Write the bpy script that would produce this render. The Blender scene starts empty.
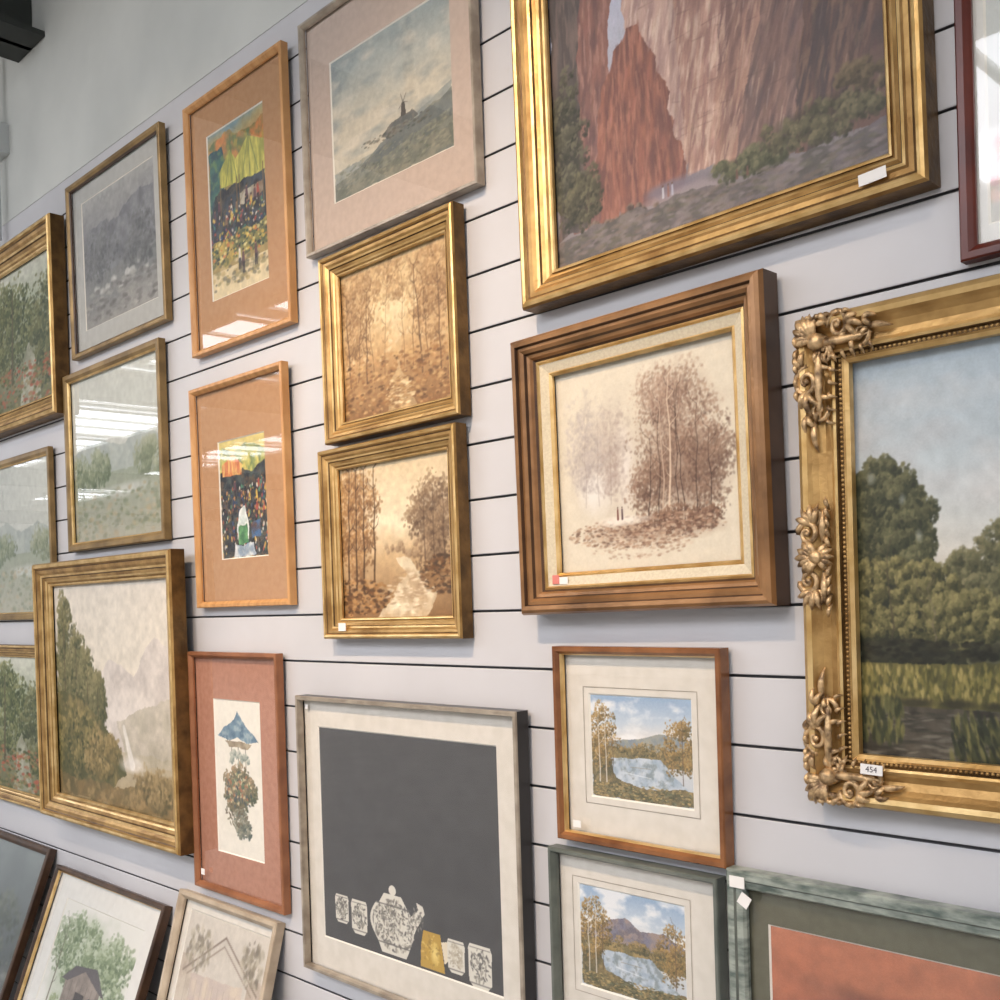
import bpy, bmesh, math, numpy as np
from mathutils import Vector, Matrix
EYE=1.62
sc=bpy.context.scene
sc.view_settings.view_transform='Standard'
sc.view_settings.look='None'
# ------------------------------------------------------------------ materials
def lin(c):
    c=np.asarray(c,float)/255.
    return np.where(c<=.04045,c/12.92,((c+.055)/1.055)**2.4)
def L4(c): return tuple(float(v) for v in lin(c))+(1.,)
def material(name,c1,c2=None,rough=.5,metal=0.,scale=20.,bump=0.,bscale=None,stretch=(1,1,1),detail=4.,spec=None,thr=(.35,.65)):
    m=bpy.data.materials.new(name); m.use_nodes=True
    nt=m.node_tree; N=nt.nodes; bs=N['Principled BSDF']
    bs.inputs['Roughness'].default_value=rough; bs.inputs['Metallic'].default_value=metal
    if spec is not None: bs.inputs['Specular IOR Level'].default_value=spec
    tc=N.new('ShaderNodeTexCoord'); mp=N.new('ShaderNodeMapping'); mp.inputs['Scale'].default_value=stretch
    nt.links.new(tc.outputs['Object'],mp.inputs['Vector'])
    nz=N.new('ShaderNodeTexNoise'); nz.inputs['Scale'].default_value=scale; nz.inputs['Detail'].default_value=detail
    nt.links.new(mp.outputs['Vector'],nz.inputs['Vector'])
    cr=N.new('ShaderNodeValToRGB'); cr.color_ramp.elements[0].position=thr[0]; cr.color_ramp.elements[1].position=thr[1]
    cr.color_ramp.elements[0].color=L4(c1); cr.color_ramp.elements[1].color=L4(c2 if c2 is not None else c1)
    nt.links.new(nz.outputs['Fac'],cr.inputs['Fac']); nt.links.new(cr.outputs['Color'],bs.inputs['Base Color'])
    if bump>0:
        n2=N.new('ShaderNodeTexNoise'); n2.inputs['Scale'].default_value=bscale or scale*3; n2.inputs['Detail'].default_value=5
        nt.links.new(mp.outputs['Vector'],n2.inputs['Vector'])
        b=N.new('ShaderNodeBump'); b.inputs['Strength'].default_value=bump; b.inputs['Distance'].default_value=.004
        nt.links.new(n2.outputs['Fac'],b.inputs['Height']); nt.links.new(b.outputs['Normal'],bs.inputs['Normal'])
    return m
M={}
M['slat']=material('slatwall_laminate',(196,195,198),(204,203,206),rough=.42,scale=2.5,bump=.05,bscale=60)
M['groove']=material('slatwall_groove',(84,83,86),(100,99,102),rough=.8)
M['plaster']=material('upper_wall_plaster',(194,196,192),(213,214,209),rough=.85,scale=1.6,bump=.25,bscale=14)
M['steel']=material('painted_steel_dark',(38,42,40),(52,56,52),rough=.6,scale=5)
M['ceil']=material('ceiling_sheet',(196,198,198),(212,213,213),rough=.8,scale=2)
M['wallo']=material('warehouse_wall',(206,206,202),(218,217,212),rough=.9,scale=1.)
M['floor']=material('concrete_floor',(150,144,136),(170,164,154),rough=.5,scale=3,bump=.2)
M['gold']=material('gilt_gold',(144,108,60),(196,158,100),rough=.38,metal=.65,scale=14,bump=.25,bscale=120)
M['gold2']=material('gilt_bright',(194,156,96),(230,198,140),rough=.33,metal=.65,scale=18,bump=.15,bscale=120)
M['golddk']=material('gilt_dark_patina',(80,58,30),(122,92,52),rough=.45,metal=.5,scale=18,bump=.3,bscale=100)  # darker patinated gilt for the recesses and outer sides of mouldings
M['orn']=material('gilt_carving',(104,80,56),(216,182,136),rough=.36,metal=.5,scale=60,bump=.5,bscale=160,thr=(.32,.6))
M['bronze']=material('bronze_wood',(120,86,54),(168,124,82),rough=.3,metal=.4,scale=10,bump=.15,bscale=90)
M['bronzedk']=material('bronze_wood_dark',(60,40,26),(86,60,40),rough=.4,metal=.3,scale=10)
M['owood']=material('honey_wood',(186,134,80),(210,160,104),rough=.38,scale=9,bump=.1,stretch=(6,1,1),detail=6)
M['rwood']=material('red_mahogany',(74,28,22),(104,46,34),rough=.3,scale=9)
M['cwood']=material('copper_wood',(134,86,58),(164,110,76),rough=.35,scale=12,metal=.2)
M['dwood']=material('dark_wood',(58,40,28),(84,60,42),rough=.4,scale=12)
M['gwood']=material('dull_gilt_wood',(120,96,58),(158,130,84),rough=.4,scale=12,metal=.3)
M['lwood']=material('limed_wood',(164,146,124),(196,180,158),rough=.5,scale=12,bump=.2)
M['brwood']=material('brown_varnished_wood',(110,68,40),(148,98,60),rough=.26,scale=14,metal=.1)
M['silver']=material('taupe_silver',(150,138,124),(186,174,158),rough=.35,metal=.4,scale=20)
M['green']=material('distressed_green_wood',(84,96,90),(164,170,160),rough=.42,scale=22,bump=.35,stretch=(1,1,3),detail=8)
M['ggrey']=material('greygreen_wood',(84,90,84),(112,116,108),rough=.4,scale=14)
M['black']=material('black_metal',(30,28,28),(42,40,40),rough=.35,scale=10)
M['matcream']=material('mat_cream',(214,208,197),(222,216,206),rough=.9,scale=30)
M['matwhite']=material('mat_white',(222,220,214),(228,226,220),rough=.9,scale=30)
M['matgrey']=material('mat_grey',(184,184,180),(192,192,188),rough=.9,scale=30)
M['mattan']=material('mat_tan',(184,142,106),(190,150,114),rough=.9,scale=60)
M['mattaupe']=material('mat_taupe',(192,173,160),(200,181,168),rough=.9,scale=60)
M['matterra']=material('mat_terracotta',(174,124,102),(184,134,112),rough=.9,scale=60)
M['matolive']=material('mat_olive',(96,94,76),(104,102,84),rough=.9,scale=60)
M['linen']=material('linen_liner',(202,190,166),(214,204,180),rough=.9,scale=200,bump=.3,bscale=400)
M['bevel']=material('mat_bevel',(236,232,222),rough=.9)
M['back']=material('backing_board',(70,60,50),(84,74,62),rough=.9)
M['tag']=material('price_tag_paper',(236,232,228),rough=.8)
M['tagpink']=material('price_tag_pink',(214,128,120),rough=.8)
M['ink']=material('ink',(60,50,60),rough=.8)
M['cable']=material('white_conduit',(196,200,200),rough=.5)
def artmat():
    m=bpy.data.materials.new('painted_picture_surface'); m.use_nodes=True
    nt=m.node_tree;N=nt.nodes;bs=N['Principled BSDF']
    a=N.new('ShaderNodeAttribute');a.attribute_name='Col'
    nz=N.new('ShaderNodeTexNoise');nz.inputs['Scale'].default_value=260;nz.inputs['Detail'].default_value=3
    tc=N.new('ShaderNodeTexCoord');nt.links.new(tc.outputs['Object'],nz.inputs['Vector'])
    mx=N.new('ShaderNodeMix');mx.data_type='RGBA';mx.blend_type='OVERLAY';mx.inputs[0].default_value=.12
    nt.links.new(a.outputs['Color'],mx.inputs[6]);nt.links.new(nz.outputs['Fac'],mx.inputs[7])
    nt.links.new(mx.outputs[2],bs.inputs['Base Color'])
    bs.inputs['Roughness'].default_value=.5;bs.inputs['Specular IOR Level'].default_value=.4
    b=N.new('ShaderNodeBump');b.inputs['Strength'].default_value=.12;b.inputs['Distance'].default_value=.002
    nt.links.new(nz.outputs['Fac'],b.inputs['Height']);nt.links.new(b.outputs['Normal'],bs.inputs['Normal'])
    return m
M['art']=artmat()
def glassmat():
    m=bpy.data.materials.new('picture_glass');m.use_nodes=True
    nt=m.node_tree;N=nt.nodes;N.remove(N['Principled BSDF']);o=N['Material Output']
    t=N.new('ShaderNodeBsdfTransparent');g=N.new('ShaderNodeBsdfGlossy');g.inputs['Roughness'].default_value=.02
    ge=N.new('ShaderNodeNewGeometry');d=N.new('ShaderNodeVectorMath');d.operation='DOT_PRODUCT'
    nt.links.new(ge.outputs['Normal'],d.inputs[0]);nt.links.new(ge.outputs['Incoming'],d.inputs[1])
    def mth(op,a,b=None):
        n=N.new('ShaderNodeMath');n.operation=op
        for i,v in enumerate((a,b)):
            if v is None: continue
            if isinstance(v,(int,float)): n.inputs[i].default_value=v
            else: nt.links.new(v,n.inputs[i])
        return n.outputs[0]
    c=mth('ABSOLUTE',d.outputs['Value']);q=mth('POWER',mth('SUBTRACT',1.,c),5.)
    f=mth('ADD',mth('MULTIPLY',q,.91),.085)
    x=N.new('ShaderNodeMixShader');nt.links.new(f,x.inputs[0]);nt.links.new(t.outputs[0],x.inputs[1]);nt.links.new(g.outputs[0],x.inputs[2])
    nt.links.new(x.outputs[0],o.inputs['Surface']);return m
M['glass']=glassmat()
def emis(name,c,s):
    m=bpy.data.materials.new(name);m.use_nodes=True;nt=m.node_tree;N=nt.nodes;N.remove(N['Principled BSDF'])
    e=N.new('ShaderNodeEmission');e.inputs[0].default_value=L4(c);e.inputs[1].default_value=s
    nt.links.new(e.outputs[0],N['Material Output'].inputs['Surface']);return m
# ------------------------------------------------------------------ mesh helpers
def newobj(name,verts,faces,mats,fm=None,parent=None,smooth=False):
    me=bpy.data.meshes.new(name);me.from_pydata([tuple(v) for v in verts],[],faces)
    for m in mats: me.materials.append(M[m] if isinstance(m,str) else m)
    if fm is not None: me.polygons.foreach_set('material_index',fm)
    if smooth: me.polygons.foreach_set('use_smooth',[True]*len(me.polygons))
    me.update();o=bpy.data.objects.new(name,me);sc.collection.objects.link(o)
    if parent: o.parent=parent
    return o
class MB:
    def __init__(s): s.v=[];s.f=[];s.m=[];s.mats=[]
    def mi(s,m):
        if m not in s.mats: s.mats.append(m)
        return s.mats.index(m)
    def quad(s,pts,m):
        i=len(s.v);s.v+=pts;s.f.append(tuple(range(i,i+len(pts))));s.m.append(s.mi(m))
    def box(s,x0,x1,y0,y1,z0,z1,m):
        i=len(s.v);s.v+=[(x,y,z) for x in(x0,x1) for y in(y0,y1) for z in(z0,z1)]
        for f in((0,1,3,2),(4,6,7,5),(0,4,5,1),(2,3,7,6),(0,2,6,4),(1,5,7,3)):
            s.f.append(tuple(i+k for k in f));s.m.append(s.mi(m))
    def tube(s,pts,rad,m,n=8,cap=True,flat=1.):
        pts=[Vector(p) for p in pts];i0=len(s.v)
        for k,p in enumerate(pts):
            a=pts[max(0,k-1)];b=pts[min(len(pts)-1,k+1)];t=(b-a).normalized()
            up=Vector((0,-1,0)) if abs(t.y)<.95 else Vector((0,0,1))
            e1=t.cross(up).normalized();e2=e1.cross(t).normalized()
            for j in range(n):
                q=2*math.pi*j/n;v=p+e1*math.cos(q)*rad[k]+e2*math.sin(q)*rad[k]*flat;s.v.append(tuple(v))
        for k in range(len(pts)-1):
            for j in range(n):
                a=i0+k*n+j;b=i0+k*n+(j+1)%n;s.f.append((a,b,b+n,a+n));s.m.append(s.mi(m))
        if cap:
            s.f.append(tuple(i0+j for j in range(n))[::-1]);s.m.append(s.mi(m))
            e=i0+(len(pts)-1)*n;s.f.append(tuple(e+j for j in range(n)));s.m.append(s.mi(m))
    def obj(s,name,parent=None,smooth=False): return newobj(name,s.v,s.f,s.mats,s.m,parent,smooth)
def sweep(mb,x0,x1,z0,z1,prof):
    """prof: list of (inset,height,mat-of-segment-to-next); height toward viewer (-y)"""
    for (d0,h0,m),(d1,h1,_) in zip(prof[:-1],prof[1:]):
        def c(d,h): return [(x0+d,-h,z0+d),(x1-d,-h,z0+d),(x1-d,-h,z1-d),(x0+d,-h,z1-d)]
        A=c(d0,h0);B=c(d1,h1)
        for k in range(4):
            j=(k+1)%4;mb.quad([A[k],A[j],B[j],B[k]],m)
def ring(mb,o,i,ho,hi,m):
    A=[(o[0],-ho,o[2]),(o[1],-ho,o[2]),(o[1],-ho,o[3]),(o[0],-ho,o[3])]
    B=[(i[0],-hi,i[2]),(i[1],-hi,i[2]),(i[1],-hi,i[3]),(i[0],-hi,i[3])]
    for k in range(4):
        j=(k+1)%4;mb.quad([A[k],A[j],B[j],B[k]],m)
def canvas(parent,x0,x1,z0,z1,h,arr,name='picture'):
    H,W,_=arr.shape
    xs=np.linspace(x0,x1,W);zs=np.linspace(z1,z0,H)
    X,Z=np.meshgrid(xs,zs);co=np.stack([X,np.full_like(X,-h),Z],-1).reshape(-1,3).astype(np.float32)
    idx=np.arange(H*W).reshape(H,W)
    q=np.stack([idx[1:,:-1],idx[1:,1:],idx[:-1,1:],idx[:-1,:-1]],-1).reshape(-1,4)
    me=bpy.data.meshes.new(name);me.vertices.add(H*W);me.vertices.foreach_set('co',co.ravel())
    me.loops.add(q.size);me.loops.foreach_set('vertex_index',q.ravel().astype(np.int32))
    me.polygons.add(len(q));me.polygons.foreach_set('loop_start',(np.arange(len(q))*4).astype(np.int32))
    me.update(calc_edges=True)
    ca=me.color_attributes.new('Col','FLOAT_COLOR','POINT')
    c=np.ones((H*W,4),np.float32);c[:,:3]=lin(np.clip(arr*.95+.04,0,1)*255).reshape(-1,3)
    ca.data.foreach_set('color',c.ravel());me.materials.append(M['art']);me.validate()
    o=bpy.data.objects.new(name,me);sc.collection.objects.link(o);o.parent=parent;return o
# ------------------------------------------------------------------ painter
class Art:
    def __init__(s,w,h,seed=1,base=(200,200,200)):
        s.r=np.random.RandomState(seed);s.w=w;s.h=h;s.asp=w/h
        s.a=np.ones((h,w,3))*np.array(base)/255.
        s.U,s.V=np.meshgrid(np.linspace(0,1,w),np.linspace(0,1,h))
    def noise(s,sc_=4,o=4,ay=1.,ax=1.):
        out=np.zeros((s.h,s.w));amp=1;tot=0
        for k in range(o):
            f=sc_*2**k;gx=int(f*ax*max(s.asp,.3))+3;gy=int(f*ay)+3
            g=s.r.rand(gy+2,gx+2)
            x=s.U*gx*.999;y=s.V*gy*.999;xi=x.astype(int);yi=y.astype(int);fx=x-xi;fy=y-yi
            fx=fx*fx*(3-2*fx);fy=fy*fy*(3-2*fy)
            out+=amp*((g[yi,xi]*(1-fx)+g[yi,xi+1]*fx)*(1-fy)+(g[yi+1,xi]*(1-fx)+g[yi+1,xi+1]*fx)*fy)
            tot+=amp;amp*=.55
        return out/tot
    def mixin(s,m,c):
        c=np.array(c)/255. if not isinstance(c,np.ndarray) or c.ndim==1 else c
        s.a=s.a*(1-m[...,None])+c*m[...,None]
    def tone(s,k=1.,g=1.,sat=1.,piv=.5):
        a=((s.a-piv)*k+piv)*g;l=a.mean(-1,keepdims=True);s.a=np.clip(l+(a-l)*sat,0.02,1);return s.a
    def soften(s,n=1):
        for _ in range(n):
            p=np.pad(s.a,((1,1),(1,1),(0,0)),mode='edge')
            s.a=(p[1:-1,1:-1]*4+p[:-2,1:-1]+p[2:,1:-1]+p[1:-1,:-2]+p[1:-1,2:])/8.
    def grad(s,st,x0=0,x1=1,y0=0,y1=1,wob=0):
        v=s.V+(s.noise(4)-.5)*wob
        c=np.stack([np.interp(v,[p for p,_ in st],[q[i]/255. for _,q in st]) for i in range(3)],-1)
        m=((s.U>=x0)&(s.U<=x1)&(s.V>=y0)&(s.V<=y1))[...,None];s.a=np.where(m,c,s.a)
    def blob(s,cx,cy,rx,ry,c,al=1,edge=.35,nz=.35,ns=6):
        d=np.sqrt(((s.U-cx)/rx)**2+((s.V-cy)/ry)**2)+nz*2*(s.noise(ns)-.5)
        s.mixin(np.clip((1-d)/edge,0,1)*al,c)
    def poly(s,pts,c,al=1,wob=.0,ns=8,c2=None,streak=None,shear=0.,c3=None):
        U=s.U+(s.noise(ns)-.5)*wob;V=s.V+(s.noise(ns)-.5)*wob
        ins=np.zeros(U.shape,bool);n=len(pts)
        for i in range(n):
            x1,y1=pts[i];x2,y2=pts[(i+1)%n]
            if y1==y2: continue
            k=((y1>V)!=(y2>V))&(U<(x2-x1)*(V-y1)/(y2-y1)+x1);ins^=k
        m=ins.astype(float)*al
        if c2 is not None:
            if shear:
                U0=s.U;s.U=np.clip(s.U+shear*(s.V-.5),0,1)
            t=s.noise(ns*1.5,5) if streak is None else s.noise(ns*1.5,4,streak[1],streak[0])
            t2=s.noise(ns*2.5,4) if streak is None else s.noise(ns*2.5,4,streak[1],streak[0])
            if shear: s.U=U0
            t=np.clip((t-.33)/.34,0,1)[...,None]
            c=np.array(c)/255.*(1-t)+np.array(c2)/255.*t
            if c3 is not None:
                t2=np.clip((t2-.5)/.2,0,1)[...,None]*.7;c=c*(1-t2)+np.array(c3)/255.*t2
        s.mixin(m,c)
    def line(s,x0,y0,x1,y1,w0,w1,c,al=1):
        ax=s.asp;W=max(w0,w1)+2./s.h
        i0=max(0,int((min(y0,y1)-W)*s.h));i1=min(s.h,int((max(y0,y1)+W)*s.h)+2)
        j0=max(0,int((min(x0,x1)-W/ax)*s.w));j1=min(s.w,int((max(x0,x1)+W/ax)*s.w)+2)
        if i1<=i0 or j1<=j0: return
        U=s.U[i0:i1,j0:j1];V=s.V[i0:i1,j0:j1];dx=(x1-x0)*ax;dy=y1-y0;L=dx*dx+dy*dy+1e-9
        t=np.clip((((U-x0)*ax)*dx+(V-y0)*dy)/L,0,1)
        d=np.hypot((U-x0)*ax-t*dx,(V-y0)-t*dy);w=w0+(w1-w0)*t
        m=(np.clip((w-d)*s.h*.8+.5,0,1)*al)[...,None];s.a[i0:i1,j0:j1]=s.a[i0:i1,j0:j1]*(1-m)+np.array(c)/255.*m
    def dab1(s,x,y,z,c,al,el,th):
        R=z*el;i0=max(0,int((y-R)*s.h));i1=min(s.h,int((y+R)*s.h)+2);j0=max(0,int((x-R/s.asp)*s.w));j1=min(s.w,int((x+R/s.asp)*s.w)+2)
        if i1<=i0 or j1<=j0: return
        X=(s.U[i0:i1,j0:j1]-x)*s.asp;Y=s.V[i0:i1,j0:j1]-y
        p=X*math.cos(th)+Y*math.sin(th);r=-X*math.sin(th)+Y*math.cos(th)
        d=np.sqrt((p/(z*el))**2+(r/z)**2);m=(np.clip((1-d)*2,0,1)*al)[...,None]
        s.a[i0:i1,j0:j1]=s.a[i0:i1,j0:j1]*(1-m)+c*m
    def dabs(s,n,cx,cy,rx,ry,size,cols,al=.8,el=1.5,ang=None,gauss=True):
        for _ in range(n):
            if gauss:
                a=s.r.rand()*6.283;q=s.r.rand()**.6;x=cx+rx*q*math.cos(a);y=cy+ry*q*math.sin(a)
            else: x=cx+rx*(s.r.rand()*2-1);y=cy+ry*(s.r.rand()*2-1)
            z=size*(.5+s.r.rand());c=cols[s.r.randint(len(cols))];c=np.array(c)/255.+(s.r.rand()-.5)*.06
            th=(s.r.rand()*3.14 if ang is None else ang+(s.r.rand()-.5)*.4)
            s.dab1(x,y,z,c,al,el,th)
    def strokes(s,n,x0,x1,y0,y1,size,el,ang,amt=.12,al=.5):
        """painterly strokes that pick up and shift the colour beneath them"""
        for _ in range(n):
            x=x0+(x1-x0)*s.r.rand();y=y0+(y1-y0)*s.r.rand()
            i=min(s.h-1,max(0,int(y*s.h)));j=min(s.w-1,max(0,int(x*s.w)))
            c=np.clip(s.a[i,j]*(1+(s.r.rand()-.5)*2*amt)+(s.r.rand(3)-.5)*.03,0,1)
            s.dab1(x,y,size*(.5+s.r.rand()),c,al,el,ang+(s.r.rand()-.5)*.5)
    def crown(s,cx,cy,rx,ry,lo,mid,hi,n=26,k=26,size=.01,al=.8,lx=-.5,fill=0.,R0=None):
        """leafy mass made of clumps, each lit on its upper side"""
        if fill: s.blob(cx,cy,rx*1.05,ry*1.05,mid if fill<.5 else lo,fill,.5,.35,12)
        for i in range(n):
            a=s.r.rand()*6.283;q=s.r.rand()**.55;x=cx+rx*q*math.cos(a);y=cy+ry*q*math.sin(a)
            R=(R0 or min(rx*s.asp,ry))*(.22+.22*s.r.rand())
            for j in range(k):
                b=s.r.rand()*6.283;p=s.r.rand()**.5;ox=math.cos(b)*p;oy=math.sin(b)*p
                lt=min(1,max(0,(-oy*.8+ox*lx)*.5+.5+(s.r.rand()-.5)*.5))
                c=(np.array(lo)*(1-2*lt)+np.array(mid)*2*lt if lt<.5 else np.array(mid)*(2-2*lt)+np.array(hi)*(2*lt-1))
                s.dab1(x+ox*R/s.asp,y+oy*R,size*(.5+s.r.rand()),np.clip(c,0,255)/255.,al,1.5,s.r.rand()*3.14)
    def trunk(s,x,y0,y1,w,c,al=.9,lean=0.,br=5):
        px,py=x,y0;n=6
        for k in range(n):
            qx=x+lean*(k+1)/n+(s.r.rand()-.5)*.016;qy=y0+(y1-y0)*(k+1)/n
            s.line(px,py,qx,qy,w*(1-k/n*.7),w*(1-(k+1)/n*.7),c,al);px,py=qx,qy
            if k>=1:
                for _ in range(max(1,br//3)):
                    sg=s.r.choice([-1,1]);l=.03+.06*s.r.rand();mx=px+sg*l/s.asp*.5;my=py-l*.4
                    s.line(px,py,mx,my,w*.35,w*.2,c,al);s.line(mx,my,mx+sg*l*.2/s.asp,my-l*.6,w*.2,w*.1,c,al)
    def grain(s,a=.05,sc_=30):
        s.a=np.clip(s.a*(1+a*2*(s.noise(sc_,3)-.5)[...,None]),0,1)
# ------------------------------------------------------------------ picture builder
def picture(name,x0,x1,z0,z1,depth,prof,mat=None,matc='matcream',art=None,glass=False,gap=.004,tilt=.6,lvl=None,rot=0.,liner=None):
    """x0..z1 in wall metres (z relative to eye line).  mat=(l,r,b,t) widths measured from outer edge"""
    e=bpy.data.objects.new(name,None);sc.collection.objects.link(e);e.empty_display_size=.1
    cx=(x0+x1)/2;w=(x1-x0)/2;h=z1-z0
    e.location=(cx,-gap,z0+EYE);e.rotation_euler=(math.radians(tilt),math.radians(rot),0)
    mb=MB();sweep(mb,-w,w,0,h,prof);fw=prof[-1][0];fh=prof[-1][1]
    mb.quad([(w-.004,0,.004),(-w+.004,0,.004),(-w+.004,0,h-.004),(w-.004,0,h-.004)],'back')
    mb.obj('frame',e)
    cl=max(.004,fh-.006) if lvl is None else lvl
    if mat:
        l,r,b,t=mat;m2=MB();O=(-w+fw-.003,w-fw+.003,fw-.003,h-fw+.003);I=(-w+l,w-r,b,h-t);J=(I[0]+.003,I[1]-.003,I[2]+.003,I[3]-.003)
        ring(m2,O,I,cl,cl,matc);ring(m2,I,J,cl,cl-.003,'bevel')
        if liner:
            q=liner;ring(m2,(I[0]-q-.0015,I[1]+q+.0015,I[2]-q-.0015,I[3]+q+.0015),(I[0]-q,I[1]+q,I[2]-q,I[3]+q),cl+.0006,cl+.0006,'silver')
        m2.obj('mat_board',e)
        canvas(e,J[0],J[1],J[2],J[3],cl-.003,art)
    elif art is not None:
        canvas(e,-w+fw-.003,w-fw+.003,fw-.003,h-fw+.003,cl,art)
    if glass:
        g=MB();g.quad([(-w+fw-.002,-cl-.003,fw-.002),(w-fw+.002,-cl-.003,fw-.002),(w-fw+.002,-cl-.003,h-fw+.002),(-w+fw-.002,-cl-.003,h-fw+.002)],'glass');g.obj('glass',e)
    e['w']=w;e['h']=h
    return e
def tag(e,x,z,w,h,hh,m='tag',rot=0,text=None):
    mb=MB();mb.box(-w/2,w/2,-.0012,0,-h/2,h/2,m);o=mb.obj('price_tag',e);o.location=(x,-hh-.0005,z);o.rotation_euler=(0,math.radians(rot),0)
    if text:
        cu=bpy.data.curves.new('tag_text','FONT');cu.body=text;cu.size=h*.8;cu.align_x='CENTER';cu.align_y='CENTER';cu.materials.append(M['ink'])
        t=bpy.data.objects.new('tag_text',cu);sc.collection.objects.link(t);t.parent=o;t.location=(0,-.0016,0);t.rotation_euler=(math.pi/2,0,0)
def thin(m,w=.018,d=.022,m2=None):
    m2=m2 or m
    return [(0,0,m),(0,d*.9,m),(w*.12,d,m),(w*.55,d,m),(w*.85,d*.75,m2),(w,d*.6,m2),(w,d*.35,m2)]
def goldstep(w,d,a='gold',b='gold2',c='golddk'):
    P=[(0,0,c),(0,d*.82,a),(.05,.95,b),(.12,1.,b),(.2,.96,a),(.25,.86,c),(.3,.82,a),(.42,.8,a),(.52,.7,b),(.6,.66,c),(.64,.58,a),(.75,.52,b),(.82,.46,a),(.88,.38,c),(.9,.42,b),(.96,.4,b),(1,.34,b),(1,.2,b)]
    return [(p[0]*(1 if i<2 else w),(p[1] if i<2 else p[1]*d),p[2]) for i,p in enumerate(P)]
# ------------------------------------------------------------------ art works
def a_fog():
    A=Art(140,140,2,(128,128,130));A.grad([(0,(160,160,158)),(.35,(132,132,136)),(.7,(124,126,126)),(1,(150,148,144))],wob=.3)
    A.poly([(0,.3),(.25,.2),(.5,.26),(.8,.14),(1,.2),(1,.6),(0,.62)],(104,106,112),.8,.12,6,(132,134,138))
    A.crown(.25,.45,.28,.14,(80,84,88),(106,108,110),(134,136,136),26,22,.014,.5,R0=.3);A.crown(.8,.5,.2,.18,(76,80,84),(100,102,104),(128,130,130),22,22,.014,.5,R0=.3)
    for i in range(9): A.blob(.12+.09*i+.04*A.r.rand(),.62+.16*A.r.rand(),.05,.035,(196,196,192),.75,.6,.7,10)
    A.dabs(140,.5,.85,.5,.12,.016,[(96,94,92),(166,164,158),(130,128,126)],.5,2.5,0,False)
    A.grain(.1);return A.tone(1.2,1.)
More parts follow.
